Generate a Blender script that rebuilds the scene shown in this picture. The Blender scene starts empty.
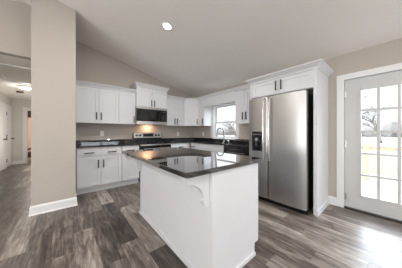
import bpy, bmesh, math, random
from mathutils import Vector, Matrix, noise
S = bpy.context.scene
COL = S.collection
R = math.radians

# ------------------------------------------------------------------ camera, sky, lights, exposure
cam = bpy.data.objects.new('camera', bpy.data.cameras.new('camera'))
COL.objects.link(cam)
cam.location = (-3.368, -4.394, 1.19)
cam.rotation_euler = (R(90), 0, R(-39.853))
cam.data.sensor_width = 36
cam.data.lens = 160.24 / 402 * 36
cam.data.shift_y = -(134 - 132.36) / 402
cam.data.clip_start = .02
cam.data.clip_end = 400
S.camera = cam

S.view_settings.view_transform = 'Standard'
S.view_settings.look = 'None'
S.view_settings.gamma = 1
S.view_settings.use_curve_mapping = False
S.view_settings.exposure = 0.24

W = bpy.data.worlds.new('overcast_sky')
S.world = W
W.use_nodes = True
bg = W.node_tree.nodes['Background']
SKY = 1.0          # overcast sky: horizon brightness, rising towards the zenith
_t = W.node_tree
_tc = _t.nodes.new('ShaderNodeTexCoord')
_sp = _t.nodes.new('ShaderNodeSeparateXYZ')
_mr = _t.nodes.new('ShaderNodeMapRange')
_t.links.new(_tc.outputs['Generated'], _sp.inputs[0])
_t.links.new(_sp.outputs[2], _mr.inputs[0])
for _i, _v in ((1, 0.0), (2, 1.0), (3, SKY), (4, SKY * 4)):
    _mr.inputs[_i].default_value = _v
_t.links.new(_mr.outputs[0], bg.inputs[1])
bg.inputs[0].default_value = (.88, .945, 1, 1)

_sun = bpy.data.lights.new('hazy_sun', 'SUN')     # sun behind bright cloud, on the patio side
_sun.energy = 14
_sun.angle = R(75)
_sun.color = (.76, .87, 1)
_suno = bpy.data.objects.new('hazy_sun', _sun)
_suno.rotation_euler = Vector((-1, .12, -.72)).to_track_quat('-Z', 'Y').to_euler()
COL.objects.link(_suno)

CAN_WATTS = 22
HALL_WATTS = 5.5
WINDOW_FILL_WATTS = 68

def area(name, loc, direction, sx, sy, watts, color, shape='RECTANGLE', spread=180):
    l = bpy.data.lights.new(name, 'AREA')
    l.shape = shape
    l.size = sx
    if shape in ('RECTANGLE', 'ELLIPSE'):
        l.size_y = sy
    l.energy = watts
    l.color = color
    l.spread = R(spread)
    o = bpy.data.objects.new(name, l)
    o.location = loc
    o.rotation_euler = Vector(direction).to_track_quat('-Z', 'Y').to_euler()
    COL.objects.link(o)
    return o

# fill lamps standing in for daylight, added at assumed living-room windows behind and left of the camera (window_2 .. window_5)
DAY = (.86, .93, 1)
area('window_fill', (-7.74, -3.2, 1.25), (1, 0, 1.7), 2.3, 1.75, WINDOW_FILL_WATTS, (1, 1, 1))
area('window_fill', (-7.74, -6.0, 1.25), (1, 0, 1.7), 2.3, 1.75, WINDOW_FILL_WATTS, (1, 1, 1))
area('window_fill', (-5.8, -8.94, 1.25), (0, 1, 1.7), 2.3, 1.75, WINDOW_FILL_WATTS * .7, DAY)
area('window_fill', (-1.5, -8.94, 1.25), (0, 1, 1.5), 2.3, 1.75, WINDOW_FILL_WATTS, DAY)

# ------------------------------------------------------------------ materials
def lin(c):
    return tuple(((x / 255) / 12.92 if x / 255 <= .04045 else ((x / 255 + .055) / 1.055) ** 2.4) for x in c) + (1,)

def new_mat(name):
    m = bpy.data.materials.new(name)
    m.use_nodes = True
    nt = m.node_tree
    return m, nt, nt.nodes['Principled BSDF']

def node(nt, kind, **kw):
    n = nt.nodes.new(kind)
    for k, v in kw.items():
        setattr(n, k, v)
    return n

def mat(name, rgb, rough=.5, metal=0, var=.03, scale=12, bump=0, bump_scale=200, spec=.5, coat=0, stretch=None):
    m, nt, b = new_mat(name)
    b.inputs['Roughness'].default_value = rough
    b.inputs['Metallic'].default_value = metal
    b.inputs['Specular IOR Level'].default_value = spec
    b.inputs['Coat Weight'].default_value = coat
    tc = node(nt, 'ShaderNodeTexCoord')
    mp = node(nt, 'ShaderNodeMapping')
    nt.links.new(tc.outputs['Object'], mp.inputs[0])
    if stretch:
        mp.inputs['Scale'].default_value = stretch
    n = node(nt, 'ShaderNodeTexNoise')
    n.inputs['Scale'].default_value = scale
    n.inputs['Detail'].default_value = 4
    nt.links.new(mp.outputs[0], n.inputs['Vector'])
    c = lin(rgb)
    r = node(nt, 'ShaderNodeValToRGB')
    r.color_ramp.elements[0].position = .3
    r.color_ramp.elements[1].position = .7
    r.color_ramp.elements[0].color = tuple(x * (1 - var) for x in c[:3]) + (1,)
    r.color_ramp.elements[1].color = tuple(min(1, x * (1 + var)) for x in c[:3]) + (1,)
    nt.links.new(n.outputs['Fac'], r.inputs[0])
    nt.links.new(r.outputs[0], b.inputs['Base Color'])
    if bump:
        n2 = node(nt, 'ShaderNodeTexNoise')
        n2.inputs['Scale'].default_value = bump_scale
        nt.links.new(mp.outputs[0], n2.inputs['Vector'])
        bp = node(nt, 'ShaderNodeBump')
        bp.inputs['Strength'].default_value = bump
        bp.inputs['Distance'].default_value = .002
        nt.links.new(n2.outputs['Fac'], bp.inputs['Height'])
        nt.links.new(bp.outputs[0], b.inputs['Normal'])
    return m

def emit_mat(name, rgb, strength):
    m, nt, b = new_mat(name)
    b.inputs['Base Color'].default_value = (.9, .9, .9, 1)
    b.inputs['Emission Color'].default_value = lin(rgb)
    b.inputs['Emission Strength'].default_value = strength
    return m

def glass_mat(name):
    m, nt, b = new_mat(name)
    out = nt.nodes['Material Output']
    tr = node(nt, 'ShaderNodeBsdfTransparent')
    gl = node(nt, 'ShaderNodeBsdfGlossy')
    gl.inputs['Roughness'].default_value = .02
    fr = node(nt, 'ShaderNodeFresnel')
    fr.inputs['IOR'].default_value = 1.45
    mx = node(nt, 'ShaderNodeMixShader')
    geo = node(nt, 'ShaderNodeNewGeometry')      # reflect at the outer face only: the thin pane does not bend light
    inv = node(nt, 'ShaderNodeMath', operation='SUBTRACT')
    inv.inputs[0].default_value = 1
    nt.links.new(geo.outputs['Backfacing'], inv.inputs[1])
    mul = node(nt, 'ShaderNodeMath', operation='MULTIPLY')
    nt.links.new(fr.outputs[0], mul.inputs[0])
    nt.links.new(inv.outputs[0], mul.inputs[1])
    nt.links.new(mul.outputs[0], mx.inputs[0])
    nt.links.new(tr.outputs[0], mx.inputs[1])
    nt.links.new(gl.outputs[0], mx.inputs[2])
    nt.links.new(mx.outputs[0], out.inputs['Surface'])
    return m

def granite_mat(name='black_granite', coat=0):
    m, nt, b = new_mat(name)
    b.inputs['Coat Weight'].default_value = coat
    b.inputs['Coat IOR'].default_value = 1.7
    b.inputs['Coat Roughness'].default_value = .015
    tc = node(nt, 'ShaderNodeTexCoord')
    v = node(nt, 'ShaderNodeTexNoise')
    v.inputs['Scale'].default_value = 260
    v.inputs['Detail'].default_value = 3
    nt.links.new(tc.outputs['Object'], v.inputs['Vector'])
    r = node(nt, 'ShaderNodeValToRGB')
    e = r.color_ramp.elements
    e[0].position = .45
    e[0].color = (.006, .006, .007, 1)
    e[1].position = .78
    e[1].color = (.05, .05, .053, 1)
    nt.links.new(v.outputs['Fac'], r.inputs[0])
    nt.links.new(r.outputs[0], b.inputs['Base Color'])
    b.inputs['Roughness'].default_value = .025
    b.inputs['IOR'].default_value = 1.7
    return m

def floor_mat():
    m, nt, b = new_mat('vinyl_planks')
    at = node(nt, 'ShaderNodeAttribute', attribute_name='plank')
    sep = node(nt, 'ShaderNodeSeparateColor')
    nt.links.new(at.outputs['Color'], sep.inputs[0])
    geo = node(nt, 'ShaderNodeTexCoord')
    # every plank carries its own tone (red) and its own grain offset (green)
    off = node(nt, 'ShaderNodeVectorMath', operation='SCALE')
    comb = node(nt, 'ShaderNodeCombineXYZ')
    for i in range(3):
        nt.links.new(sep.outputs[1], comb.inputs[i])
    nt.links.new(comb.outputs[0], off.inputs[0])
    off.inputs['Scale'].default_value = 40
    add = node(nt, 'ShaderNodeVectorMath', operation='ADD')
    nt.links.new(geo.outputs['Object'], add.inputs[0])
    nt.links.new(off.outputs[0], add.inputs[1])
    def grain(sx, sy, detail, rough=.6):
        mp = node(nt, 'ShaderNodeMapping')
        mp.inputs['Scale'].default_value = (sx, sy, 1)
        nt.links.new(add.outputs[0], mp.inputs[0])
        n = node(nt, 'ShaderNodeTexNoise')
        n.inputs['Scale'].default_value = 1
        n.inputs['Detail'].default_value = detail
        n.inputs['Roughness'].default_value = rough
        n.inputs['Distortion'].default_value = .8
        nt.links.new(mp.outputs[0], n.inputs['Vector'])
        return n
    g1 = grain(11, 2.2, 8, .7)
    g2 = grain(55, 3.2, 5)
    def math_(op, a, bb, clamp=False):
        n = node(nt, 'ShaderNodeMath', operation=op, use_clamp=clamp)
        for i, x in enumerate((a, bb)):
            if isinstance(x, (int, float)):
                n.inputs[i].default_value = x
            else:
                nt.links.new(x, n.inputs[i])
        return n.outputs[0]
    a1 = math_('MULTIPLY', math_('SUBTRACT', g1.outputs['Fac'], .5), 1.5)
    a2 = math_('MULTIPLY', math_('SUBTRACT', g2.outputs['Fac'], .5), .9)
    t = math_('ADD', math_('ADD', sep.outputs[0], a1), a2, True)
    r = node(nt, 'ShaderNodeValToRGB')
    e = r.color_ramp.elements
    e[0].position = 0
    e[0].color = lin((44, 36, 31))
    e[1].position = 1
    e[1].color = lin((190, 181, 170))
    k = e.new(.35)
    k.color = lin((92, 82, 75))
    k = e.new(.65)
    k.color = lin((140, 130, 121))
    nt.links.new(t, r.inputs[0])
    nt.links.new(r.outputs[0], b.inputs['Base Color'])
    b.inputs['Roughness'].default_value = .33
    b.inputs['IOR'].default_value = 1.55
    bp = node(nt, 'ShaderNodeBump')
    bp.inputs['Strength'].default_value = .15
    bp.inputs['Distance'].default_value = .002
    nt.links.new(g2.outputs['Fac'], bp.inputs['Height'])
    nt.links.new(bp.outputs[0], b.inputs['Normal'])
    return m

def steel_mat(name, rgb=(196, 192, 188), rough=.3):
    return mat(name, rgb, rough, 1, .04, 3, stretch=(60, 60, 1))

M = dict(
    wall=mat('greige_paint', (184, 175, 165), .75, var=.012, scale=3, bump=.08),
    ceiling=mat('ceiling_paint', (240, 235, 229), .85, var=.01, scale=2, bump=.1, bump_scale=120),
    trim=mat('white_trim_paint', (228, 227, 226), .4, var=.01),
    cabinet=mat('white_cabinet_paint', (217, 216, 218), .38, var=.012, scale=4),
    hall=mat('hall_grey_paint', (206, 203, 194), .75, var=.012, scale=3),
    granite=granite_mat(),
    granite_polished=granite_mat('polished_island_granite', 1),
    floor=floor_mat(),
    steel=steel_mat('brushed_steel', (190, 188, 186), .34),
    steel_light=steel_mat('bright_steel', (225, 222, 218), .22),
    chrome=mat('chrome', (215, 215, 215), .12, 1, .01),
    nickel=mat('brushed_nickel', (150, 148, 146), .22, 1, .02),
    bronze=mat('dark_pull_metal', (74, 68, 64), .35, .85, .05),
    black=mat('black_plastic', (14, 14, 15), .35, var=.1),
    gloss=mat('black_glass', (8, 8, 9), .06, var=.1, coat=.3),
    dgrey=mat('dark_grey_plastic', (58, 58, 60), .4),
    grey=mat('pale_grey_print', (150, 150, 152), .4),
    glass=glass_mat('window_glass'),
    door=mat('white_door_paint', (196, 195, 193), .4, var=.01),
    plate=mat('white_plastic', (240, 238, 234), .35, var=.01),
    bulb=emit_mat('lamp_diffuser', (255, 244, 228), 14),
    warm=emit_mat('warm_lamp_lens', (255, 200, 150), .9),
    brown=mat('brown_fabric', (116, 92, 66), .9, var=.12, scale=40),
    darkwood=mat('dark_brown_wood', (66, 44, 32), .45, var=.2, scale=20),
    peach=mat('peach_paint', (226, 204, 188), .8, var=.012),
    deck=mat('pale_deck_concrete', (160, 158, 156), .8, var=.04, scale=3),
    rail=mat('new_pine', (200, 190, 160), .7, var=.06, scale=15),
    bark=mat('grey_bark', (112, 106, 100), .9, var=.2, scale=10),
    field=mat('dry_grass', (112, 105, 93), .95, var=.1, scale=.6),
    far=mat('bare_woodland', (158, 156, 154), .95, var=.2, scale=1.5),
    vent=mat('rust_brown_metal', (86, 52, 42), .5),
    threshold=mat('bronze_threshold', (62, 54, 48), .4, .6),
)

# ------------------------------------------------------------------ mesh helpers
ORIGIN = {}

class MB:
    """collects shapes for ONE mesh; M maps local axes to the world"""
    def __init__(s, frame=None):
        s.bm = bmesh.new()
        s.f = frame or Matrix.Identity(4)
    def add(s, verts, faces):
        vs = [s.bm.verts.new(s.f @ Vector(v)) for v in verts]
        for f in faces:
            try:
                s.bm.faces.new([vs[i] for i in f])
            except ValueError:
                pass
        return s
    def box(s, x0, x1, y0, y1, z0, z1, bevel=0):
        x0, x1 = sorted((x0, x1)); y0, y1 = sorted((y0, y1)); z0, z1 = sorted((z0, z1))
        v = [(x, y, z) for z in (z0, z1) for y in (y0, y1) for x in (x0, x1)]
        f = [(0, 2, 3, 1), (4, 5, 7, 6), (0, 1, 5, 4), (2, 6, 7, 3), (0, 4, 6, 2), (1, 3, 7, 5)]
        if not bevel:
            return s.add(v, f)
        t = bmesh.new()
        tv = [t.verts.new(p) for p in v]
        for q in f:
            t.faces.new([tv[i] for i in q])
        bmesh.ops.bevel(t, geom=list(t.edges), offset=bevel, segments=2, affect='EDGES', profile=.5)
        t.verts.index_update()
        s.add([tuple(p.co) for p in t.verts], [[p.index for p in q.verts] for q in t.faces])
        t.free()
        return s
    def prism(s, pts, a, b, axis):
        """closed outline pts in the two other axes, swept from a to b along axis"""
        def place(p, h):
            return {'x': (h, p[0], p[1]), 'y': (p[0], h, p[1]), 'z': (p[0], p[1], h)}[axis]
        n = len(pts)
        v = [place(p, a) for p in pts] + [place(p, b) for p in pts]
        f = [tuple(range(n)), tuple(range(2 * n - 1, n - 1, -1))]
        f += [(i, i + n, (i + 1) % n + n, (i + 1) % n) for i in range(n)]
        return s.add(v, f)
    def tube(s, pts, r, n=8, closed=False):
        pts = [Vector(p) for p in pts]
        rs = r if isinstance(r, (list, tuple)) else [r] * len(pts)
        d0 = (pts[1] - pts[0]).normalized()
        up = Vector((0, 0, 1)) if abs(d0.z) < .9 else Vector((1, 0, 0))
        side = d0.cross(up).normalized()
        v = []
        for i, p in enumerate(pts):
            d = (pts[min(i + 1, len(pts) - 1)] - pts[max(i - 1, 0)]).normalized()
            side = (side - d * side.dot(d)).normalized()
            o = d.cross(side)
            for k in range(n):
                a = 2 * math.pi * k / n
                v.append(p + (side * math.cos(a) + o * math.sin(a)) * rs[i])
        f = []
        for i in range(len(pts) - 1):
            for k in range(n):
                f.append((i * n + k, i * n + (k + 1) % n, (i + 1) * n + (k + 1) % n, (i + 1) * n + k))
        f.append(tuple(range(n - 1, -1, -1)))
        f.append(tuple(range((len(pts) - 1) * n, len(pts) * n)))
        return s.add(v, f)
    def disc(s, c, axis, r0, r1, h0, h1, n=20):
        """a turned ring/cylinder about the axis through c: radius r0 at h0, r1 at h1"""
        a = Vector(axis).normalized()
        return s.tube([Vector(c) + a * h0, Vector(c) + a * h1], [r0, r1], n)
    def loft(s, rings):
        """rings of equal length, joined and capped"""
        n = len(rings[0])
        v = [p for r in rings for p in r]
        f = [tuple(range(n - 1, -1, -1)), tuple(range((len(rings) - 1) * n, len(rings) * n))]
        for i in range(len(rings) - 1):
            f += [(i * n + k, i * n + (k + 1) % n, (i + 1) * n + (k + 1) % n, (i + 1) * n + k) for k in range(n)]
        return s.add(v, f)
    def build(s, name, m, parent=None, smooth=False):
        bmesh.ops.recalc_face_normals(s.bm, faces=s.bm.faces)
        off = ORIGIN.get(parent.name, Vector()) if parent else Vector()
        for v in s.bm.verts:
            v.co -= off
        me = bpy.data.meshes.new(name)
        s.bm.to_mesh(me)
        s.bm.free()
        me.materials.append(M[m] if isinstance(m, str) else m)
        if smooth:
            me.polygons.foreach_set('use_smooth', [True] * len(me.polygons))
            try:
                me.set_sharp_from_angle(angle=R(40))
            except Exception:
                pass
        o = bpy.data.objects.new(name, me)
        COL.objects.link(o)
        if parent:
            o.parent = parent
            ORIGIN[o.name] = off
        return o

def thing(name, label, cat, loc, group=None):
    o = bpy.data.objects.new(name, None)
    o.empty_display_size = .1
    COL.objects.link(o)
    o.location = loc
    ORIGIN[o.name] = Vector(loc)
    o['label'] = label
    o['category'] = cat
    if group:
        o['group'] = group
    return o

def tag(o, label, cat, group=None, kind=None):
    o['label'] = label
    o['category'] = cat
    if group:
        o['group'] = group
    if kind:
        o['kind'] = kind
    return o

def struct(o, label=None):
    o['kind'] = 'structure'
    if label:
        o['label'] = label
        o['category'] = {'wall': 'wall', 'baseboard': 'baseboard', 'trim': 'trim', 'door': 'door', 'window': 'window'}.get(
            o.name.split('_')[0], o.name.split('_')[0])
    return o

SLOPE, EAVE, RIDGE = .23, 2.43, -3.9
def ceil_z(x):
    return EAVE - SLOPE * x if x > RIDGE else EAVE - SLOPE * (2 * RIDGE - x)

# ------------------------------------------------------------------ floor: one face per plank, tone per plank
def build_floor():
    rnd = random.Random(11)
    w, L, x00 = .1875, 1.22, -3.685
    Y0, Y1 = -9, 8.2
    fixed = {  # row: [(y of a plank's near end, {plank number: tone})]
        -1: (-2.06, {0: .5, -1: .26, 1: .30}),
        -2: (-1.5, {0: .26, -1: .3, 1: .36}),
        0: (-1.75, {0: .34, -1: .26, 1: .5}),
        1: (-2.35, {0: .34, -1: .38, 1: .3}),
        2: (-3.20, {0: .56, 1: .34, -1: .4}),
        3: (-2.75, {0: .30, 1: .42, -1: .36}),
        4: (-2.55, {0: .16, 1: .72, -1: .52}),
        5: (-2.85, {0: .62, 1: .36, -1: .16}),
        6: (-2.10, {0: .50, 1: .42}),
        10: (-4.1, {0: .40, 1: .44}),
        11: (-3.9, {0: .38, 1: .36, -1: .5}),
        12: (-4.25, {0: .66, 1: .42, -1: .55}),
        13: (-3.7, {0: .44, 1: .34, -1: .5}),
        14: (-3.42, {0: .70, -1: .50, 1: .34}),
        15: (-3.9, {0: .42, 1: .36, -1: .5}),
        16: (-4.9, {0: .66, 1: .40}),
        17: (-4.2, {0: .46, 1: .36}),
    }
    bm = bmesh.new()
    lay = bm.loops.layers.float_color.new('plank')
    g = .0008
    for k in range(-23, 20):
        xa, xb = x00 + k * w, x00 + (k + 1) * w
        if xb > .02:
            xb = .02
        if xa >= xb:
            continue
        ref, tones = fixed.get(k, (rnd.uniform(-3, -1.8), {}))
        j0 = int((Y0 - ref) / L) - 1
        y = ref + j0 * L
        j = j0
        while y < Y1:
            a, b = max(y, Y0), min(y + L, Y1)
            tone = tones.get(j, min(.72, max(.16, rnd.gauss(.42 if k >= 0 else .32, .16))))  # shade put into the tone: hall-side rows darker to offset strong light
            if b > a:
                f = bm.faces.new([bm.verts.new((px, py, 0)) for px, py in ((xa + g, a + g), (xb - g, a + g), (xb - g, b - g), (xa + g, b - g))])
                gr = rnd.random()
                for l in f.loops:
                    l[lay] = (tone, gr, 0, 1)
            y += L
            j += 1
    # slab under the planks (dark joints)
    v = [bm.verts.new(p) for p in ((-8, Y0, -.001), (.02, Y0, -.001), (.02, Y1, -.001), (-8, Y1, -.001), (-8, Y0, -.12), (.02, Y0, -.12), (.02, Y1, -.12), (-8, Y1, -.12))]
    for q in ((0, 1, 2, 3), (7, 6, 5, 4), (0, 4, 5, 1), (1, 5, 6, 2), (2, 6, 7, 3), (3, 7, 4, 0)):
        f = bm.faces.new([v[i] for i in q])
        for l in f.loops:
            l[lay] = (-.6, 0, 0, 1)
    me = bpy.data.meshes.new('floor')
    bm.to_mesh(me)
    bm.free()
    me.materials.append(M['floor'])
    o = bpy.data.objects.new('floor', me)
    COL.objects.link(o)
    return struct(o)
build_floor()

# ------------------------------------------------------------------ walls and ceilings
m = MB()
pts = [(-7.8, EAVE), (RIDGE, ceil_z(RIDGE)), (0.15, EAVE - .15 * SLOPE), (0.15, EAVE + .2), (RIDGE, ceil_z(RIDGE) + .2), (-7.8, EAVE + .2)]
m.prism(pts, -9.1, .12, 'y')
struct(m.build('ceiling', 'ceiling'))

WIN = (-1.81, -.93, 1.0, 1.985)       # kitchen window opening y0,y1,z0,z1
DOR = (-4.835, -3.885, 2.03)          # patio door opening y0,y1,top
m = MB()
for y0, y1, z0, z1 in ((-9, DOR[0], 0, EAVE), (DOR[0], DOR[1], DOR[2], EAVE), (DOR[1], WIN[0], 0, EAVE),
                       (WIN[0], WIN[1], 0, WIN[2]), (WIN[0], WIN[1], WIN[3], EAVE), (WIN[1], .12, 0, EAVE)):
    m.box(0, .15, y0, y1, z0, z1)
struct(m.build('wall_right', 'wall'))

def gable(x0, x1, y0, y1, z0):
    q = [(x0, z0), (x1, z0), (x1, ceil_z(x1) + .02)]
    if x0 < RIDGE < x1:
        q.append((RIDGE, ceil_z(RIDGE) + .02))
    q.append((x0, ceil_z(x0) + .02))
    return MB().prism(q, y0, y1, 'y')
struct(gable(-3.25, 0, 0, .12, 0).build('wall_back', 'wall'))
struct(gable(-3.765, -3.262, -1.08, .12, 0).build('wall_stub', 'wall'), 'end of the greige partition wall between hall opening and kitchen cabinets')
m = gable(-4.94, -3.765, -.5, -.38, 2.44)
struct(m.build('wall_header', 'wall'), 'greige wall above the hall opening')
struct(gable(-7.8, -4.94, -.5, -.38, 0).build('wall_living', 'wall'))

def wall_with_windows(name, axis, at, span, holes):
    m = MB()
    t = .12
    def bx(a, b, z0, z1):
        if axis == 'x':
            m.box(at - t, at, a, b, z0, z1)
        else:
            m.box(a, b, at - t, at, z0, z1)
    a = span[0]
    for h in holes:
        bx(a, h[0], 0, EAVE); bx(h[0], h[1], 0, h[2]); bx(h[0], h[1], h[3], EAVE)
        a = h[1]
    bx(a, span[1], 0, EAVE)
    return m
H1 = (-7.2, -4.8, .3, 2.2); H2 = (-4.4, -2.0, .3, 2.2)
struct(wall_with_windows('wall_left', 'x', -7.8, (-9, -.38), (H1, H2)).build('wall_left', 'wall'))
G1 = (-7.0, -4.6, .3, 2.2); G2 = (-2.7, -.3, .3, 2.2)
m = wall_with_windows('wall_front', 'y', -9, (-7.92, .15), (G1, G2))
m.prism([(-7.8, EAVE), (0, EAVE), (RIDGE, ceil_z(RIDGE) + .02)], -9.12, -9, 'y')
struct(m.build('wall_front', 'wall'))

# hall and the room at its end
m = MB(); m.box(-5.06, -4.94, -.38, 4.6, 0, 2.44)
struct(m.build('wall_hall_left', 'hall'))
m = MB(); m.box(-3.765, -3.65, .12, 2.65, 0, 2.44); m.box(-3.765, -3.65, 3.55, 4.6, 0, 2.44); m.box(-3.765, -3.65, 2.65, 3.55, 2.05, 2.44); m.box(-3.65, -3.6, 2.5, 3.7, 0, 2.2)  # side opening added out of view to hold the hall fill lamp
struct(m.build('wall_hall_right', 'hall'))
m = MB(); m.box(-5.06, -3.65, -.38, 4.72, 2.44, 2.52)
struct(m.build('ceiling_hall', 'ceiling'))
m = MB(); m.box(-5.8, -4.565, 4.6, 4.72, 0, 2.44); m.box(-4.565, -3.85, 4.6, 4.72, 2.05, 2.44); m.box(-3.85, -3.0, 4.6, 4.72, 0, 2.44)
struct(m.build('wall_hall_end', 'hall'))
m = MB(); m.box(-5.8, -3.0, 8.0, 8.12, 0, 2.44); m.box(-5.92, -5.8, 4.6, 8.12, 0, 2.44); m.box(-3.0, -2.88, 4.6, 8.12, 0, 2.44)
struct(m.build('wall_far_room', 'peach'))
m = MB(); m.box(-5.92, -2.88, 4.72, 8.12, 2.44, 2.52)
struct(m.build('ceiling_far_room', 'ceiling'))

# baseboards: stepped profile, local (out, z)
def base_profile(h=.13):
    return [(0, 0), (.024, 0), (.024, .012), (.016, .02), (.016, h - .025), (.008, h), (0, h)]
def baseboard(name, axis, at, sign, a, b, h=.13):
    pr = base_profile(h)
    m = MB()
    q = [(at + sign * p[0], p[1]) for p in pr]
    m.prism(q, a, b, 'y' if axis == 'x' else 'x')
    return struct(m.build(name, 'trim'))
pr = base_profile(.135)
m = MB()
rings = []
for (o, z) in pr:
    rings.append([(-3.765 - o, -.5, z), (-3.765 - o, -1.08 - o, z), (-3.262 + o, -1.08 - o, z), (-3.262 + o, -.64, z), (-3.262, -.64, z), (-3.765, -.5, z)])
m.loft(rings)
struct(m.build('baseboard_stub', 'trim'))
baseboard('baseboard_right', 'x', 0, -1, -3.81, -3.70, .13)
baseboard('baseboard_right', 'x', 0, -1, -9, -4.92, .13)
baseboard('baseboard_hall_left', 'x', -4.94, 1, .2, 3.02, .1)
baseboard('baseboard_hall_end', 'y', 4.6, -1, -4.94, -4.66, .12)
baseboard('baseboard_front', 'y', -9, 1, -7.8, 0, .13)
baseboard('baseboard_left', 'x', -7.8, 1, -9, -.5, .13)

# ------------------------------------------------------------------ kitchen window
win = thing('window_1', 'white double-hung kitchen window above the sink', 'window', (0, -1.37, 1.0))
win['kind'] = 'structure'
y0, y1, z0, z1 = WIN
m = MB()   # jamb liner
m.box(.0, .15, y0, y0 + .02, z0, z1); m.box(.0, .15, y1 - .02, y1, z0, z1); m.box(.0, .15, y0 + .02, y1 - .02, z1 - .02, z1)
m.build('window_frame', 'trim', win)
m = MB(); m.box(-.018, 0, y1, y1 + .085, z0 - .03, z1 + .085); m.box(-.018, 0, y0 - .085, y0, z0 - .03, z1 + .085); m.box(-.018, 0, y0, y1, z1, z1 + .085)
m.build('window_casing', 'trim', win)
m = MB(); m.box(-.03, .15, y0 + .02, y1 - .02, z0, z0 + .022, .004)
m.build('window_sill', 'trim', win)
def sash(x, za, zb):
    m = MB()
    a, b = y0 + .022, y1 - .022
    m.box(x, x + .035, a, a + .055, za, zb); m.box(x, x + .035, b - .055, b, za, zb)
    m.box(x, x + .035, a + .055, b - .055, za, za + .05); m.box(x, x + .035, a + .055, b - .055, zb - .05, zb)
    s = m.build('sash', 'trim', win)
    g = MB(); g.box(x + .015, x + .02, a + .055, b - .055, za + .05, zb - .05)
    g.build('glass_pane', 'glass', s)
sash(.06, z0 + .022, 1.50)
sash(.10, 1.46, z1 - .02)

def big_window(n, axis, at, h, inward):  # assumed window out of view, built around an added fill lamp
    w = bpy.data.objects.new('window_%d' % n, None)
    COL.objects.link(w)
    w['kind'] = 'structure'
    fr = MB()
    gl = MB()
    def bx(mm, a, b, za, zb, d0, d1):
        p, q = at + inward * d0, at + inward * d1
        if axis == 'x':
            mm.box(p, q, a, b, za, zb)
        else:
            mm.box(a, b, p, q, za, zb)
    a, b, za, zb = h
    for i, j, k, l in ((a - .09, a, za - .09, zb + .09), (b, b + .09, za - .09, zb + .09), (a, b, zb, zb + .09), (a, b, za - .09, za)):
        bx(fr, i, j, k, l, 0, .018)
    mid = (a + b) / 2
    for i, j, k, l in ((a, a + .06, za, zb), (b - .06, b, za, zb), (mid - .05, mid + .05, za, zb), (a, b, zb - .06, zb), (a, b, za, za + .06)):
        bx(fr, i, j, k, l, -.09, -.04)
    fr.build('window_frame', 'trim', w)
    bx(gl, a + .06, b - .06, za + .06, zb - .06, -.1, -.094)
    gl.build('glass_pane', 'glass', w)
big_window(2, 'x', -7.8, H1, 1)
big_window(3, 'x', -7.8, H2, 1)
big_window(4, 'y', -9, G1, 1)
big_window(5, 'y', -9, G2, 1)

# ------------------------------------------------------------------ patio door
a, b, top = DOR
m = MB()
m.box(-.02, 0, b - .012, b + .075, 0, top + .07); m.box(-.02, 0, a - .075, a + .012, 0, top + .07); m.box(-.02, 0, a + .012, b - .012, top - .012, top + .07)
m.box(0, .15, b - .016, b, 0, top); m.box(0, .15, a, a + .016, 0, top); m.box(0, .15, a, b, top - .016, top)
m.box(.062, .08, b - .03, b - .016, .02, top - .016)
struct(m.build('trim_door', 'trim'), 'white casing around the glazed patio door')
m = MB(); m.box(-.03, .15, a + .016, b - .016, 0, .02, .003)
struct(m.build('threshold', 'threshold'), 'dark bronze threshold under the patio door')
dr = thing('door_1', 'white fifteen-pane glazed patio door right of the refrigerator', 'door', (.035, -4.36, .02))
dr['kind'] = 'structure'
dy0, dy1, dz0, dz1 = a + .02, b - .02, .026, 2.008
gy0, gy1, gz0, gz1 = -4.632, -4.078, .235, 1.84
m = MB()
m.box(.014, .058, dy0, gy0, dz0, dz1); m.box(.014, .058, gy1, dy1, dz0, dz1)
m.box(.014, .058, gy0, gy1, dz0, gz0); m.box(.014, .058, gy0, gy1, gz1, dz1)
leaf = m.build('door_leaf', 'door', dr)
m = MB()   # glazing bead and bars
for (p, q, r_, s_) in ((gy0 - .014, gy0 + .012, gz0 - .014, gz1 + .014), (gy1 - .012, gy1 + .014, gz0 - .014, gz1 + .014)):
    m.box(.006, .066, p, q, r_, s_)
m.box(.006, .066, gy0, gy1, gz0 - .014, gz0 + .012); m.box(.006, .066, gy0, gy1, gz1 - .012, gz1 + .014)
for i in (1, 2):
    y = gy0 + (gy1 - gy0) * i / 3
    m.box(.012, .06, y - .015, y + .015, gz0, gz1)
for i in range(1, 5):
    z = gz0 + (gz1 - gz0) * i / 5
    m.box(.0135, .0585, gy0, gy1, z - .015, z + .015)
m.build('muntins', 'door', leaf)
m = MB(); m.box(.033, .039, gy0, gy1, gz0, gz1)
m.build('glass_pane', 'glass', leaf)
for z in (.185, 1.0, 1.78):
    m = MB()
    m.tube([(-.004, b - .018, z - .05), (-.004, b - .018, z + .05)], .008, 8)
    m.box(.0, .013, b - .045, b - .016, z - .048, z + .048)
    m.build('hinge', 'steel', dr)
m = MB()
m.disc((.014, dy0 + .07, 1.0), (-1, 0, 0), .03, .03, 0, .008)
m.tube([(.006, dy0 + .07, 1.0), (-.045, dy0 + .07, 1.0)], .01, 10)
m.tube([(-.045, dy0 + .07, 1.0), (-.045, dy0 + .18, 1.0)], .009, 10)
m.build('door_handle', 'chrome', dr, True)

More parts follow.
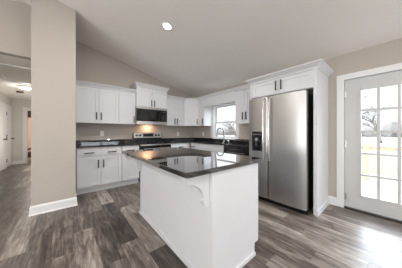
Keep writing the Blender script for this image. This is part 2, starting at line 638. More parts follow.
# ------------------------------------------------------------------ hall doors, hatch and fittings
def hall_door(n, ya, yb, label):
    m = MB()
    m.box(-4.94, -4.922, ya - .09, ya - .005, 0, 2.13); m.box(-4.94, -4.922, yb + .005, yb + .09, 0, 2.13); m.box(-4.94, -4.922, ya - .005, yb + .005, 2.045, 2.13)
    struct(m.build('trim_%d' % n, 'trim'))
    d = thing('door_%d' % n, label, 'door', (-4.935, (ya + yb) / 2, .01))
    d['kind'] = 'structure'
    m = MB()
    x0, x1 = -4.94, -4.926
    m.box(x0, x1 - .006, ya, yb, .01, 2.04)
    sw = .11
    m.box(x0, x1, ya, ya + sw, .01, 2.04); m.box(x0, x1, yb - sw, yb, .01, 2.04)
    for za, zb in ((.01, .22), (.95, 1.08), (1.92, 2.04)):
        m.box(x0, x1, ya + sw, yb - sw, za, zb)
    leaf = m.build('door_leaf', 'trim', d)
    for z in (.25, 1.05, 1.82):
        m = MB(); m.tube([(-4.918, ya + .0, z - .06), (-4.918, ya + .0, z + .06)], .014, 8)
        m.build('hinge', 'bronze', d)
    m = MB()
    m.disc((-4.926, yb - .06, .97), (1, 0, 0), .03, .03, 0, .01)
    m.tube([(-4.92, yb - .06, .97), (-4.885, yb - .06, .97), (-4.88, yb - .06, .97), (-4.86, yb - .06, .97), (-4.85, yb - .06, .97)], [.012, .012, .028, .03, .015], 12)
    m.build('door_knob', 'bronze', d, True)
hall_door(2, 3.86, 4.5, 'white panelled hall door with dark hinges and a dark knob')
hall_door(3, 3.0, 3.64, 'white panelled hall door nearest the kitchen')
m = MB()
m.box(-4.665, -4.565, 4.578, 4.6, 0, 2.15); m.box(-3.85, -3.765, 4.578, 4.6, 0, 2.15); m.box(-4.565, -3.85, 4.578, 4.6, 2.05, 2.15)
m.box(-4.565, -4.55, 4.6, 4.72, 0, 2.05); m.box(-3.865, -3.85, 4.6, 4.72, 0, 2.05); m.box(-4.55, -3.865, 4.6, 4.72, 2.035, 2.05)
struct(m.build('trim_hall_end', 'trim'), 'white casing of the doorway at the end of the hall')

ht = thing('attic_hatch', 'flat painted attic hatch in the hall ceiling', 'hatch', (-4.18, .83, 2.44))
m = MB(); m.box(-4.44, -3.92, .19, 1.47, 2.428, 2.439)
m.build('hatch_panel', 'ceiling', ht)
m = MB()
for x0, x1, ya, yb in ((-4.5, -4.44, .13, 1.53), (-3.92, -3.86, .13, 1.53), (-4.44, -3.92, .13, .19), (-4.44, -3.92, 1.47, 1.53)):
    m.box(x0, x1, ya, yb, 2.42, 2.439)
m.build('hatch_trim', 'trim', ht)

hl = thing('ceiling_light', 'round white flush light on the hall ceiling beyond the hatch', 'light', (-4.24, 2.08, 2.44))
m = MB(); m.disc((-4.24, 2.08, 2.44), (0, 0, -1), .16, .16, 0, .025, 24)
m.build('light_base', 'trim', hl)
m = MB(); m.tube([(-4.24, 2.08, 2.415), (-4.24, 2.08, 2.39), (-4.24, 2.08, 2.375)], [.145, .125, .06], 24)
m.build('diffuser', emit_mat('hall_diffuser', (255, 240, 220), 4), hl, True)
_l = bpy.data.lights.new('hall_lamp', 'POINT')
_l.energy = HALL_WATTS
_l.shadow_soft_size = .09
_l.color = (1, .95, .89)
_o = bpy.data.objects.new('hall_lamp', _l)
_o.location = (-4.24, 2.08, 2.26)
COL.objects.link(_o)
area('side_room_daylight', (-3.70, 3.1, 1.25), (-1, .25, .1), .7, 1.7, 15, (1, .96, .9))  # unseen lamp added in a made-up side opening to brighten the hall
area('far_room_lamp', (-4.4, 6.3, 2.42), (0, 0, -1), .3, .3, 42, (1, .9, .82), 'DISK')
dt = thing('smoke_alarm', 'small dark brown round fitting on the hall ceiling near its end', 'alarm', (-4.48, 2.92, 2.44))
m = MB(); m.disc((-4.48, 2.92, 2.44), (0, 0, -1), .085, .075, 0, .035, 20)
m.build('housing', 'vent', dt)
m = MB(); m.disc((-4.48, 2.92, 2.405), (0, 0, -1), .035, .03, 0, .008, 16)
m.build('sensor_cap', 'dgrey', dt)

v = thing('window_valance', 'brown fabric valance high on the peach wall through the hall doorway', 'valance', (-4.7, 7.95, 1.98))
m = MB()
n = 24
for i in range(n):
    x0 = -5.2 + i * 1.2 / n
    m.prism([(x0, 7.985), (x0 + .025, 7.95), (x0 + .05, 7.985), (x0 + .05, 7.997), (x0, 7.997)], 1.98, 2.38, 'z')
m.build('fabric', 'brown', v)
m = MB(); m.box(-5.25, -3.95, 7.94, 8.0, 2.38, 2.41)
m.build('rail', 'darkwood', v)
bn = thing('bench', 'dark brown wooden bench seen through the doorway at the hall end', 'bench', (-4.6, 5.6, 0))
m = MB(); m.box(-4.85, -4.1, 5.4, 5.85, .30, .35, .006)
m.build('seat', 'darkwood', bn)
for x in (-4.83, -4.14):
    for y in (5.42, 5.8):
        m = MB(); m.box(x, x + .05, y, y + .05, 0, .30)
        m.build('leg', 'darkwood', bn)
m = MB(); m.box(-4.83, -4.12, 5.44, 5.82, .12, .28)
m.build('drawer_box', 'darkwood', bn)
m = MB(); m.prism([(-4.85, .35), (-4.80, .35), (-4.15, .62), (-4.10, .62), (-4.10, .70), (-4.85, .42)], 5.82, 5.86, 'y')
m.build('backrest', 'darkwood', bn)

# ------------------------------------------------------------------ cabinets
def frame(ox, oy, ang):
    """local x = along the front (viewer's left to right), local y = into the cabinet"""
    c, s = math.cos(R(ang)), math.sin(R(ang))
    return Matrix(((c, -s, 0, ox), (s, c, 0, oy), (0, 0, 1, 0), (0, 0, 0, 1)))

def shaker(fr, x0, x1, z0, z1, rail=.06):
    m = MB(fr)
    t = .02
    m.box(x0, x0 + rail, -t, 0, z0, z1); m.box(x1 - rail, x1, -t, 0, z0, z1)
    m.box(x0 + rail, x1 - rail, -t, 0, z0, z0 + rail); m.box(x0 + rail, x1 - rail, -t, 0, z1 - rail, z1)
    m.box(x0 + rail, x1 - rail, -t + .011, 0, z0 + rail, z1 - rail)
    return m
def slab(fr, x0, x1, z0, z1):
    m = MB(fr); m.box(x0, x1, -.02, 0, z0, z1, .002)
    return m
def pull(fr, x, z, vertical=True, L=.165):
    m = MB(fr)
    h = L / 2
    if vertical:
        m.box(x - .0095, x + .0095, -.058, -.042, z - h, z + h, .004)
        for s in (-1, 1):
            m.tube([(x, -.019, z + s * (h - .02)), (x, -.048, z + s * (h - .02))], .006, 8)
    else:
        m.box(x - h, x + h, -.058, -.042, z - .0095, z + .0095, .004)
        for s in (-1, 1):
            m.tube([(x + s * (h - .02), -.019, z), (x + s * (h - .02), -.048, z)], .006, 8)
    return m

def door(root, fr, x0, x1, z0, z1, hx, hz, vertical=True, flat=False):
    d = (slab if flat else shaker)(fr, x0, x1, z0, z1).build('drawer' if not vertical else 'door', 'cabinet', root)
    if hx is not None:
        h = pull(fr, hx, hz, vertical).build('handle', 'bronze', d)
        h['label'] = 'dark metal bar pull'
    return d

def crown(root, fr, w, depth, z, h=.08, out=.055, left=True, right=True, lift=0):
    L, Rr = (1 if left else 0), (1 if right else 0)
    prof = [(0.0, 0), (.008, 0), (.008, .016), (.014, .022), (out * .55, h * .55), (out, h * .86), (out, h)]
    rings = []
    for o, zz in prof:
        rings.append([(-o * L, -.02 - o, z + zz), (w + o * Rr, -.02 - o, z + zz), (w + o * Rr, depth, z + zz), (-o * L, depth, z + zz)])
    m = MB(fr); m.loft(rings)
    return m.build('crown_moulding', 'cabinet', root)

def upper(label, ox, oy, ang, w, depth, z0, z1, doors, cr=(False, False), name='wall_cabinet', ch=.08, group='white upper cabinets'):
    fr = frame(ox, oy, ang)
    base = fr @ Vector((w / 2, depth / 2, z0))
    root = thing(name, label, 'cabinet', base, group)
    m = MB(fr); m.box(0, w, 0, depth, z0, z1)
    m.build('cabinet_body', 'cabinet', root)
    for x0, x1, hx, hz in doors:
        door(root, fr, x0 * w + .003, x1 * w - .003, z0 + .006, z1 - .012, hx, hz)
    crown(root, fr, w, depth, z1, ch, left=cr[0], right=cr[1])
    return root
UB, UT = 1.385, 2.15
YF = -.31      # carcass front of the back-wall uppers; doors stand .02 proud
upper('wide two-door white upper cabinet beside the partition wall', -3.236, YF, 0, .784, .309, UB, UT, ((0, .5, .784 / 2 - .043, 1.54), (.5, 1, .784 / 2 + .043, 1.54)))
upper('single-door white upper cabinet just left of the microwave', -2.45, YF, 0, .374, .309, UB, UT, ((0, 1, .374 - .04, 1.50),))
upper('short two-door white cabinet directly above the microwave, taller than its neighbours', -2.074, -.38, 0, .822, .379, 1.832, 2.318, ((0, .5, .411 - .04, 1.935), (.5, 1, .411 + .04, 1.935)), (True, True))
upper('two-door white upper cabinet right of the microwave', -1.25, YF, 0, .628, .309, UB, UT, ((0, .5, .314 - .045, 1.51), (.5, 1, .314 + .045, 1.51)))
# diagonal corner cabinet
def corner_upper():
    d = .62
    root = thing('corner_cabinet', 'white diagonal upper cabinet in the corner of the two walls', 'cabinet', (-.3, -.3, UB), 'white upper cabinets')
    pts = [(-d, -.001), (-d, YF), (YF, -d), (-.001, -d), (-.001, -.001)]
    m = MB(); m.prism(pts, UB, UT, 'z')
    m.build('cabinet_body', 'cabinet', root)
    fr = frame(-d, YF, -45)
    w = math.hypot(d + YF, d + YF)
    door(root, fr, .006, w - .006, UB + .006, UT - .012, w - .04, 1.51)
    s2 = math.sqrt(.5)
    rings = []
    for o, zz in [(0.0, 0), (.008, 0), (.008, .016), (.014, .022), (.03, .044), (.055, .069), (.055, .08)]:
        o2 = (.02 + o)
        k = o2 * math.tan(R(22.5))
        rings.append([(-d, -.001, UT + zz), (-d, YF - o2, UT + zz), (-d + k, YF - o2, UT + zz), (YF - o2, -d + k, UT + zz), (YF - o2, -d, UT + zz), (-.001, -d, UT + zz), (-.001, -.001, UT + zz)])
    m = MB(); m.loft(rings)
    m.build('crown_moulding', 'cabinet', root)
corner_upper()
upper('narrow one-door white upper cabinet left of the kitchen window', -.31, -.622, -90, .27, .309, UB, UT, ((0, 1, .27 - .045, 1.51),))
upper('two-door white upper cabinet between the window and the refrigerator', -.31, -2.015, -90, .518, .309, UB, UT, ((0, .5, .259 - .045, 1.56), (.5, 1, .259 + .045, 1.56)))
# valance between the two cabinets beside the window
vl = thing('valance_board', 'white board with crown spanning above the kitchen window', 'valance', (-.32, -1.45, 1.915))
m = MB(); m.box(-.33, -.31, -2.014, -.893, 1.925, UT)
m.build('board', 'cabinet', vl)
fr = frame(-.31, -.893, -90)
crown(vl, fr, 1.121, .02, UT, left=False, right=False)

# refrigerator surround
fc = thing('fridge_cabinet', 'white cabinet with end panels and two doors built around the refrigerator', 'cabinet', (-.3, -3.17, 0))
fr = frame(-.61, -2.655, -90)
m = MB(fr); m.box(0, 1.0, 0, .609, 1.84, 2.115)
m.build('cabinet_body', 'cabinet', fc)
door(fc, fr, .004, .503, 1.85, 2.105, .503 - .04, 1.985)
door(fc, fr, .509, 1.0, 1.85, 2.105, .509 + .04, 1.985)
m = MB(); m.box(-.645, -.001, -3.70, -3.66, .0, 2.115)
m.build('end_panel', 'cabinet', fc)
m = MB(); m.box(-.645, -.001, -2.653, -2.625, 0, 2.115)
m.build('end_panel', 'cabinet', fc)
f2 = frame(-.625, -2.625, -90)
crown(fc, f2, 1.075, .624, 2.105, .085, .075)
m = MB(); m.prism([(-3.70, 0), (-3.718, 0), (-3.715, .055), (-3.708, .075), (-3.70, .08)], -.645, -.02, 'x')
m.build('base_moulding', 'cabinet', fc)

def base(label, ox, oy, ang, w, depth, layout, name='base_cabinet', top=.896, toe=True, blind_depth=None):
    fr = frame(ox, oy, ang)
    root = thing(name, label, 'cabinet', fr @ Vector((w / 2, depth / 2, 0)), 'white base cabinets')
    m = MB(fr); m.box(0, w, 0, depth, .115, top)
    m.build('cabinet_body', 'cabinet', root)
    m = MB(fr); m.box(0, w, .055, depth, 0, .115); m.box(0, w, .043, .055, 0, .02)
    m.build('toe_kick', 'cabinet', root)
    for kind, x0, x1, z0, z1, hx, hz in layout:
        door(root, fr, x0, x1, z0, z1, hx, hz, kind == 'door', kind == 'drawer')
    return root
DZ0, DZ1, RZ0, RZ1 = .125, .71, .722, .884
w = .785
base('two-door white base cabinet with two drawers against the partition wall', -3.236, -.58, 0, w, .579, (
    ('drawer', .006, w / 2 - .003, RZ0, RZ1, w / 4, .788), ('drawer', w / 2 + .003, w - .006, RZ0, RZ1, w * .75, .788),
    ('door', .006, w / 2 - .003, DZ0, DZ1, w / 2 - .045, .56), ('door', w / 2 + .003, w - .006, DZ0, DZ1, w / 2 + .045, .56)))
base('narrow white base cabinet with one drawer left of the range', -2.449, -.58, 0, .374, .579, (
    ('drawer', .006, .368, RZ0, RZ1, .187, .788), ('door', .006, .368, DZ0, DZ1, .32, .56)))
base('white base cabinet with one drawer right of the range', -1.258, -.58, 0, .64, .579, (
    ('drawer', .006, .60, RZ0, RZ1, .30, .788), ('door', .006, .60, DZ0, DZ1, .05, .56)))
base('white base cabinet filling the corner left of the sink', -.58, -.585, -90, .33, .579, (
    ('drawer', .03, .324, RZ0, RZ1, .17, .788), ('door', .03, .324, DZ0, DZ1, .28, .56)))
base('white sink base cabinet below the kitchen window', -.58, -.917, -90, .98, .579, (
    ('drawer', .006, .974, RZ0, RZ1, None, 0),
    ('door', .006, .487, DZ0, DZ1, .44, .56), ('door', .493, .974, DZ0, DZ1, .54, .56)), top=.74)

# dishwasher
dw = thing('dishwasher', 'stainless dishwasher with a black control strip beside the refrigerator panel', 'dishwasher', (-.3, -2.25, 0))
fr = frame(-.58, -1.902, -90)
m = MB(fr); m.box(0, .70, .0, .56, .02, .89)
m.build('dishwasher_body', 'dgrey', dw)
m = MB(fr); m.box(.004, .696, -.03, -.001, .12, .72, .004)
m.build('door', 'steel', dw)
m = MB(fr); m.box(.004, .696, -.032, -.001, .725, .888, .004)
p = m.build('control_panel', 'gloss', dw)
m = MB(fr); m.tube([(.12, -.034, .755), (.12, -.06, .755), (.58, -.06, .755), (.58, -.034, .755)], .009, 8)
m.build('handle', 'steel_light', p)
for i in range(6):
    m = MB(fr)
    m.box(.16 + i * .05, .185 + i * .05, -.0335, -.032, .815, .822)
    m.build('button', 'grey', p)
m = MB(fr); m.box(.02, .68, .05, .06, 0, .10)
m.build('kick_plate', 'black', dw)

# ------------------------------------------------------------------ worktops
CT0, CT1 = .897, .932
wt = thing('worktop', 'black granite worktop between the partition wall and the range', 'worktop', (-2.65, -.32, CT0))
m = MB(); m.box(-3.246, -2.066, -.635, -.001, CT0, CT1, .004)
m.build('slab', 'granite', wt)
m = MB(); m.box(-3.246, -2.066, -.022, -.001, CT1, 1.016, .003)
m.build('backsplash', 'granite', wt)
wt = thing('worktop', 'L-shaped black granite worktop running from the range past the sink', 'worktop', (-.32, -1.3, CT0))
m = MB()
m.box(-1.256, -.636, -.635, -.001, CT0, CT1)
sy0, sy1, sx0, sx1 = -1.83, -1.07, -.53, -.15
m.box(-.635, -.001, sy1, -.001, CT0, CT1); m.box(-.635, -.001, -2.61, sy0, CT0, CT1)
m.box(-.635, sx0, sy0, sy1, CT0, CT1); m.box(sx1, -.001, sy0, sy1, CT0, CT1)
m.build('slab', 'granite', wt)
m = MB(); m.box(-1.256, -.001, -.022, -.001, CT1, 1.016, .003); m.box(-.022, -.001, -2.61, -.022, CT1, .998 + .018, .003)
m.build('backsplash', 'granite', wt)
sk = thing('sink', 'stainless undermount sink set into the worktop below the window', 'sink', (-.34, -1.45, .70))
m = MB()
rings_o = [[(sx0 - .01, sy0 - .01, z), (sx1 + .01, sy0 - .01, z), (sx1 + .01, sy1 + .01, z), (sx0 - .01, sy1 + .01, z)] for z in (.876,)]
def ring(ins, z):
    return [(sx0 + ins, sy0 + ins, z), (sx1 - ins, sy0 + ins, z), (sx1 - ins, sy1 - ins, z), (sx0 + ins, sy1 - ins, z)]
m.loft([ring(-.008, .758), ring(-.008, .8965), ring(.004, .8965), ring(.03, .765)])
m.build('basin', 'steel_light', sk)
m = MB(); m.disc((-.34, -1.45, .766), (0, 0, 1), .04, .035, 0, .004)
m.build('drain', 'chrome', sk)

fa = thing('faucet', 'tall chrome gooseneck faucet behind the sink', 'faucet', (-.10, -1.45, CT1))
m = MB(); m.tube([(-.10, -1.45, CT1), (-.10, -1.45, CT1 + .012), (-.10, -1.45, CT1 + .02), (-.10, -1.45, 1.02)], [.03, .03, .022, .02], 14)
m.build('base', 'nickel', fa, True)
m = MB()
p = [(-.10, -1.45, 1.0), (-.10, -1.45, 1.19)]
for i in range(1, 13):
    t = math.pi * i / 12
    rr = .095
    q = rr - rr * math.cos(t)
    p.append((-.10 - q * .85, -1.45 + q * .53, 1.19 + rr * 1.2 * math.sin(t)))
e = p[-1]
p += [(e[0], e[1], 1.15)]
m.tube(p, .017, 12)
m.build('spout', 'nickel', fa, True)
m = MB(); m.tube([(e[0], e[1], 1.16), (e[0], e[1], 1.08)], [.02, .021], 12)
m.build('spray_head', 'nickel', fa, True)
m = MB(); m.tube([(-.10, -1.462, .985), (-.10, -1.51, .99), (-.13, -1.55, 1.01)], [.012, .01, .007], 10)
m.build('lever', 'chrome', fa, True)
sp = thing('soap_dispenser', 'short chrome soap dispenser standing right of the gooseneck faucet', 'dispenser', (-.10, -1.62, CT1))
m = MB(); m.tube([(-.10, -1.62, CT1), (-.10, -1.62, CT1 + .015), (-.10, -1.62, CT1 + .05)], [.024, .02, .014], 12)
m.build('base', 'chrome', sp, True)
m = MB(); m.tube([(-.10, -1.62, .96), (-.10, -1.62, .975), (-.16, -1.60, .968)], [.014, .012, .008], 10)
m.build('nozzle', 'chrome', sp, True)

# ------------------------------------------------------------------ island
ix0, ix1, iy0, iy1 = -2.54, -1.905, -3.53, -2.0
isl = thing('kitchen_island', 'white kitchen island cabinet with corbels under its overhang', 'island', ((ix0 + ix1) / 2, (iy0 + iy1) / 2, 0))
m = MB(); m.box(ix0 + .012, ix1 - .0, iy0 + .012, iy1 - .012, .115, .89); m.box(ix0 + .012, ix1 - .06, iy0 + .012, iy1 - .012, 0, .115)
m.build('cabinet_body', 'cabinet', isl)
m = MB(); m.box(ix0, ix0 + .012, iy0, iy1, 0, .89)
m.build('side_panel', 'cabinet', isl)
def end_outline():
    return [(ix0 + .012, 0), (ix1 - .062, 0), (ix1 - .062, .115), (ix1, .115), (ix1, .89), (ix0 + .012, .89)]
m = MB(); m.prism(end_outline(), iy0, iy0 + .012, 'y')
m.build('end_panel', 'cabinet', isl)
m = MB(); m.prism(end_outline(), iy1 - .012, iy1, 'y')
m.build('end_panel', 'cabinet', isl)
m = MB()
m.box(ix0 - .013, ix0, iy0 - .013, iy1 + .013, 0, .03); m.box(ix0, ix1 - .062, iy0 - .013, iy0, 0, .03); m.box(ix0, ix1 - .062, iy1, iy1 + .013, 0, .03)
m.build('shoe_moulding', 'cabinet', isl)
fr = frame(ix1, iy0 + .006, 90)
LW = iy1 - iy0 - .012
for i in range(3):
    x0, x1 = LW * i / 3 + .004, LW * (i + 1) / 3 - .004
    door(isl, fr, x0, x1, RZ0, RZ1, (x0 + x1) / 2, .788, False, True)
    door(isl, fr, x0, x1, DZ0, DZ1, x1 - .045, .56)
def corbel(y):
    q = [(ix0, .89), (ix0 - .225, .89), (ix0 - .225, .86), (ix0 - .205, .85)]
    for i in range(9):      # concave sweep
        t = R(90) * i / 8
        q.append((ix0 - .195 + .14 * math.sin(t), .825 - .125 * (1 - math.cos(t))))
    q += [(ix0 - .06, .68), (ix0 - .05, .65), (ix0 - .022, .628), (ix0, .622)]
    m = MB(); m.prism([(a_, b_) for a_, b_ in q], y, y + .045, 'y')
    m.build('corbel', 'cabinet', isl)
corbel(iy0 + .03)
corbel(iy1 - .09)

it = thing('island_worktop', 'polished black granite top overhanging the white island', 'worktop', (-2.3, -2.77, .879))
def rounded(x0, x1, y0, y1, r, n=6):
    q = []
    for cx, cy, a0 in ((x1 - r, y1 - r, 0), (x0 + r, y1 - r, 90), (x0 + r, y0 + r, 180), (x1 - r, y0 + r, 270)):
        for i in range(n + 1):
            t = R(a0 + 90 * i / n)
            q.append((cx + r * math.cos(t), cy + r * math.sin(t)))
    return q
m = MB()
tx0, tx1, ty0, ty1 = -2.785, -1.835, -3.55, -1.955
rg = []
for ins, z in ((.004, .874), (.0, .878), (0, .906), (.0025, .9095), (.006, .911)):
    rg.append([(x, y, z + .017) for x, y in rounded(tx0 + ins, tx1 - ins, ty0 + ins, ty1 - ins, .03)])
m.loft(rg)
m.build('slab', 'granite_polished', it)

# ------------------------------------------------------------------ range
rx0, rx1 = -2.058, -1.268
rg_ = thing('range', 'stainless electric range with a black glass cooktop and raised control panel', 'range', ((rx0 + rx1) / 2, -.33, 0))
m = MB(); m.box(rx0, rx1, -.615, -.025, .03, .905)
m.build('range_body', 'dgrey', rg_)
m = MB(); m.box(rx0, rx1, -.655, -.09, .905, .925, .004)
ck = m.build('cooktop', 'gloss', rg_)
for cx, cy, r_ in ((-1.86, -.47, .11), (-1.47, -.47, .085), (-1.86, -.22, .085), (-1.47, -.22, .11)):
    m = MB()
    for k in range(24):
        a0, a1 = 2 * math.pi * k / 24, 2 * math.pi * (k + 1) / 24
        q = [(cx + rr * math.cos(t), cy + rr * math.sin(t), .9256) for rr, t in ((r_, a0), (r_, a1), (r_ - .006, a1), (r_ - .006, a0))]
        m.add(q, [(0, 1, 2, 3)])
    m.build('burner_ring', 'grey', ck)
m = MB(); m.box(rx0, rx1, -.655, -.615, .872, .904, .003)
m.build('front_trim', 'steel_light', rg_)
m = MB(); m.box(rx0 + .005, rx1 - .005, -.655, -.616, .25, .868, .004)
od = m.build('oven_door', 'gloss', rg_)
m = MB(); m.box(rx0 + .005, rx1 - .005, -.658, -.6551, .25, .42); m.box(rx0 + .005, rx0 + .07, -.658, -.6551, .42, .76); m.box(rx1 - .07, rx1 - .005, -.658, -.6551, .42, .76)
m.build('steel_surround', 'steel', od)
m = MB(); m.tube([(rx0 + .05, -.656, .80), (rx0 + .05, -.70, .80), (rx1 - .05, -.70, .80), (rx1 - .05, -.656, .80)], .012, 10)
m.build('handle', 'steel_light', od, True)
m = MB(); m.box(rx0 + .005, rx1 - .005, -.65, -.616, .06, .24, .004)
m.build('storage_drawer', 'steel', rg_)
m = MB(); m.box(rx0, rx1, -.088, -.024, .925, 1.045); m.box(rx0, rx1, -.082, -.024, 1.045, 1.18)
bgd = m.build('backguard', 'black', rg_)
m = MB(); m.prism([(-.105, 1.045), (-.088, 1.175), (-.082, 1.175), (-.082, 1.045)], rx0 + .012, rx1 - .012, 'x')
pn = m.build('control_panel', 'steel_light', bgd)
mx = (rx0 + rx1) / 2
m = MB(); m.prism([(-.108, 1.075), (-.0965, 1.155), (-.09, 1.155), (-.09, 1.075)], mx - .14, mx + .14, 'x')
m.build('display', 'gloss', bgd)
for x in (rx0 + .085, rx0 + .175, rx1 - .175, rx1 - .085):
    m = MB(); m.disc((x, -.098, 1.11), (0, -1, .12), .029, .024, 0, .03, 16)
    m.build('knob', 'black', bgd, True)

# ------------------------------------------------------------------ microwave
mw = thing('microwave', 'stainless over-the-range microwave with a black glass door', 'microwave', (-1.67, -.2, 1.385))
wx0, wx1, wz0, wz1, wy = -2.074, -1.262, 1.388, 1.83, -.385
m = MB(); m.box(wx0, wx1, wy, -.004, wz0, wz1)
m.build('microwave_body', 'dgrey', mw)
m = MB(); m.box(wx0, wx1, wy - .035, wy - .001, wz1 - .055, wz1, .004)
m.build('vent_strip', 'steel_light', mw)
dxe = wx0 + .595
m = MB(); m.box(wx0, dxe, wy - .035, wy - .001, wz0 + .085, wz1 - .058, .004)
md = m.build('door', 'gloss', mw)
m = MB(); m.box(wx0 + .07, dxe - .09, wy - .0365, wy - .0352, wz0 + .13, wz1 - .105)
wn = m.build('door_window', mat('oven_window_glass', (34, 33, 32), .1, var=.1), md)
m = MB(); m.tube([(dxe - .035, wy - .036, wz1 - .09), (dxe - .035, wy - .07, wz1 - .09), (dxe - .035, wy - .07, wz0 + .12), (dxe - .035, wy - .036, wz0 + .12)], .011, 10)
m.build('handle', 'black', md, True)
m = MB(); m.box(dxe + .003, wx1, wy - .035, wy - .001, wz0 + .085, wz1 - .058, .004)
cp = m.build('control_panel', 'gloss', mw)
m = MB()
for i in range(5):
    for j in range(3):
        x = dxe + .04 + j * .05
        z = wz0 + .115 + i * .032
        m.box(x, x + .03, wy - .0358, wy - .0349, z, z + .016)
m.build('buttons', 'dgrey', cp)
m = MB(); m.box(dxe + .04, dxe + .17, wy - .0358, wy - .0349, wz1 - .115, wz1 - .085)
m.build('display', 'dgrey', cp)
m = MB(); m.box(wx0, wx1, wy - .035, wy - .001, wz0 + .0, wz0 + .082, .004)
m.build('bottom_strip', 'steel_light', mw)
m = MB(); m.box(-1.73, -1.59, -.17, -.11, wz0 - .004, wz0 - .0005)
m.build('task_lamp', 'warm', mw)
area('microwave_task_light', (-1.66, -.14, wz0 - .008), (0, .5, -1), .12, .05, 2.4, (1, .58, .36))

# ------------------------------------------------------------------ refrigerator
rf = thing('refrigerator', 'stainless side-by-side refrigerator with a black ice and water dispenser', 'refrigerator', (-.4, -3.15, 0))
fy0, fy1, fs = -3.612, -2.684, -3.052
m = MB(); m.box(-.69, -.04, fy0 + .012, fy1, .03, 1.765)
m.build('refrigerator_case', 'black', rf)
m = MB(); m.box(-.715, -.695, fy0, fy1, .0, .075)
m.build('base_grille', 'black', rf)
def fdoor(ya, yb):
    # slightly crowned front
    pts = [(-.70, ya)]
    n = 8
    for i in range(n + 1):
        t = i / n
        pts.append((-.782 - .018 * (1 - (2 * t - 1) ** 2) ** .5, ya + (yb - ya) * t))
    pts.append((-.70, yb))
    m = MB(); m.prism(pts, .08, 1.79, 'z')
    return m
d1 = fdoor(fs + .008, fy1).build('freezer_door', 'steel', rf, True)
d2 = fdoor(fy0, fs - .008).build('fresh_food_door', 'steel', rf, True)
def fhandle(y, parent):
    p = [(-.795, y, 1.765), (-.84, y, 1.74)]
    for i in range(9):
        t = i / 8
        p.append((-.845 - .022 * math.sin(math.pi * t), y, 1.70 - t * .94))
    p += [(-.84, y, .72), (-.795, y, .695)]
    m = MB()
    m.tube(p, .014, 10)
    m.build('handle', 'steel_light', parent, True)
fhandle(fs + .05, d1)
fhandle(fs - .046, d2)
m = MB(); m.box(-.812, -.79, -2.952, -2.762, .865, 1.205, .006)
dp = m.build('dispenser_frame', 'black', d1)
m = MB(); m.box(-.8145, -.812, -2.94, -2.775, 1.12, 1.195)
m.build('dispenser_controls', 'gloss', dp)
m = MB()
for i in range(4):
    m.box(-.8155, -.8145, -2.93 + i * .04, -2.905 + i * .04, 1.15, 1.163)
m.build('button_row', 'grey', dp)
m = MB(); m.box(-.8135, -.812, -2.935, -2.78, .885, 1.10)
m.build('dispenser_recess', 'gloss', dp)
m = MB(); m.disc((-.8135, -2.858, 1.065), (-1, 0, 0), .03, .022, 0, .02, 12)
m.build('ice_chute', 'grey', dp)
m = MB(); m.box(-.835, -.8135, -2.875, -2.84, .95, 1.03, .004)
m.build('paddle', 'dgrey', dp)
for y in (fy0 + .05, fy1 - .05):
    m = MB(); m.box(-.76, -.68, y - .04, y + .04, 1.768, 1.80, .004)
    m.build('hinge_cover', 'dgrey', rf)
    m = MB(); m.disc((-.70, y, 0), (0, 0, 1), .025, .025, 0, .03, 12)
    m.build('foot', 'black', rf)

# ------------------------------------------------------------------ outlets
def outlet(label, axis, a, z):
    t = thing('wall_outlet', label, 'outlet', (a, 0, z) if axis == 'y' else (0, a, z), 'white wall outlets')
    fr = frame(a, 0, 0) if axis == 'y' else frame(0, a, -90)
    m = MB(fr); m.box(-.037, .037, -.006, 0, z - .06, z + .06, .002)
    m.build('cover_plate', 'plate', t)
    for s in (-1, 1):
        m = MB(fr); m.box(-.017, .017, -.009, -.006, z + s * .028 - .014, z + s * .028 + .014, .002)
        o = m.build('socket', 'plate', t)
        k = MB(fr)
        for q in (-.007, .007):
            k.box(q - .0015, q + .0015, -.0095, -.009, z + s * .028 - .006, z + s * .028 + .006)
        k.build('slots', 'dgrey', o)
outlet('white outlet on the back wall between partition wall and range', 'y', -2.74, 1.165)
outlet('white outlet on the back wall below the two-door cabinet right of the microwave', 'y', -.66, 1.14)
outlet('white outlet on the window wall below the corner cabinet', 'x', -.475, 1.14)

# ------------------------------------------------------------------ recessed ceiling lights
def can(x, y, label):
    z = ceil_z(x)
    s = SLOPE if x > RIDGE else -SLOPE
    n = Vector((-s, 0, -1)).normalized()
    c = Vector((x, y, z))
    t = thing('recessed_light', label, 'light', c, 'recessed ceiling lights')
    m = MB()
    m.tube([c, c + n * .006, c + n * .006], [.09, .085, .062], 24)
    m.build('trim_ring', 'trim', t)
    m = MB(); m.disc(c, n, .06, .058, .006, .009, 24)
    m.build('lens', 'bulb', t)
    area('recessed_lamp', c + n * .014, n, .11, .11, CAN_WATTS, (1, .98, .955), 'DISK')
can(-2.12, -2.04, 'round recessed light in the sloping kitchen ceiling above the island')
for x, y in ((-2.12, -4.9), (-2.12, -7.2), (-5.7, -2.2), (-5.7, -4.7), (-5.7, -7.2)):  # unseen cans added to light the room evenly
    can(x, y, 'round recessed light added out of view as fill in the sloping living room ceiling')

# ------------------------------------------------------------------ outdoors
m = MB(); m.box(.15, 2.9, -9.5, 1.5, -.16, -.03)
struct(m.build('patio', 'deck'))
m = MB()
N = 24
vs = []
for i in range(N + 1):
    for j in range(N + 1):
        x = .15 + 150 * (i / N) ** 2
        y = -90 + 190 * j / N
        vs.append((x, y, -.35 + .006 * (x - .15) + .25 * noise.noise(Vector((x * .07, y * .07, 0))) * min(1, x / 20)))
m.add(vs, [(i * (N + 1) + j, (i + 1) * (N + 1) + j, (i + 1) * (N + 1) + j + 1, i * (N + 1) + j + 1) for i in range(N) for j in range(N)])
struct(m.build('field', 'field', None, True))

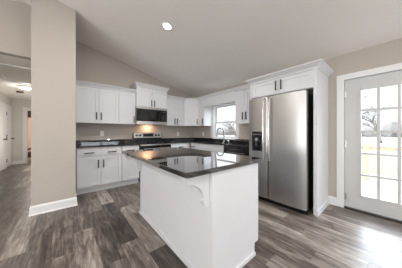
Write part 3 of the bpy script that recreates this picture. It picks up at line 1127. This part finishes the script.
rl = thing('patio_railing', 'pale pine railing with upright balusters along the patio beyond the glazed door', 'railing', (2.6, -4.5, -.03))
m = MB(); m.box(2.53, 2.67, -9.3, 1.3, .86, .90)
m.build('top_rail', 'rail', rl)
m = MB(); m.box(2.58, 2.62, -9.3, 1.3, .74, .83)
m.build('upper_rail', 'rail', rl)
m = MB(); m.box(2.58, 2.62, -9.3, 1.3, .06, .15)
m.build('lower_rail', 'rail', rl)
y = -9.2
while y < 1.3:
    m = MB(); m.box(2.55, 2.65, y - .05, y + .05, -.03, .86)
    m.build('post', 'rail', rl)
    y += 1.75
y = -7.6
while y < -.5:
    m = MB(); m.box(2.542, 2.578, y - .018, y + .018, .08, .82)
    m.build('baluster', 'rail', rl)
    y += .125

def tree(label, x, y, h, seed):
    rnd = random.Random(seed)
    t = thing('bare_tree', label, 'tree', (x, y, -.3), 'leafless trees beyond the patio')
    trunk, crown_ = MB(), MB()
    def grow(mm, p, d, L, r, depth):
        pts = [p]
        rs = [r]
        n = 3
        for i in range(n):
            d = (d + Vector((rnd.gauss(0, .13), rnd.gauss(0, .13), rnd.gauss(.03, .06)))).normalized()
            p = p + d * L / n
            pts.append(p)
            rs.append(r * (1 - .45 * (i + 1) / n))
        mm.tube(pts, rs, 6 if depth < 2 else (4 if depth < 3 else 3))
        if depth >= 5 or r < .007:
            return
        for k in range(rnd.choice((3, 3, 4)) if depth else 6):
            ax = Vector((rnd.gauss(0, 1), rnd.gauss(0, 1), rnd.gauss(.1, .5)))
            nd = (d * .75 + ax.normalized() * rnd.uniform(.45, .8)).normalized()
            at = pts[rnd.choice((2, 3, 3))]
            grow(crown_, at, nd, L * rnd.uniform(.58, .8), rs[-1] * rnd.uniform(.68, .92), depth + 1)
    grow(trunk, Vector((x, y, -.4)), Vector((0, 0, 1)), h * .27, h * .021, 0)
    trunk.build('trunk', 'bark', t, True)
    crown_.build('branches', 'bark', t)
for i_, (lab, x, y, h, sd) in enumerate((
    ('leafless tree seen through the top left panes of the patio door', 15.5, -1.2, 11, 3),
    ('leafless tree seen through the top middle panes of the patio door', 24.0, -7.5, 12, 5),
    ('leafless tree seen through the right-hand panes of the patio door', 14.0, -10.0, 10, 8),
    ('slim leafless tree far behind the others seen through the patio door', 28.0, -3.4, 9.5, 21),
    ('leafless tree seen low through the right side of the kitchen window', 15, 9.6, 5.6, 12),
    ('leafless tree seen low in the middle of the kitchen window', 22, 17.0, 6.4, 14))):
    tree(lab, x, y, h, sd)

rnd = random.Random(5)
m = MB()
for i in range(420):
    a = rnd.uniform(-60, 85)
    x = 62 + rnd.uniform(-5, 9)
    h = rnd.uniform(2.5, 4.6)
    zb = -.2
    w_ = rnd.uniform(.7, 1.6)
    r3 = []
    for k in range(6):
        t = k / 5
        rr = w_ * (.35 + .75 * math.sin(math.pi * min(1, .12 + t * .86))) * rnd.uniform(.8, 1.15)
        r3.append([(x + rr * math.cos(q * math.pi / 3), a + rr * math.sin(q * math.pi / 3), zb + h * t) for q in range(6)])
    m.loft(r3)
tl = m.build('treeline', 'far', None, True)
tag(tl, 'hazy grey line of distant bare woodland across the field', 'woodland', None, 'stuff')
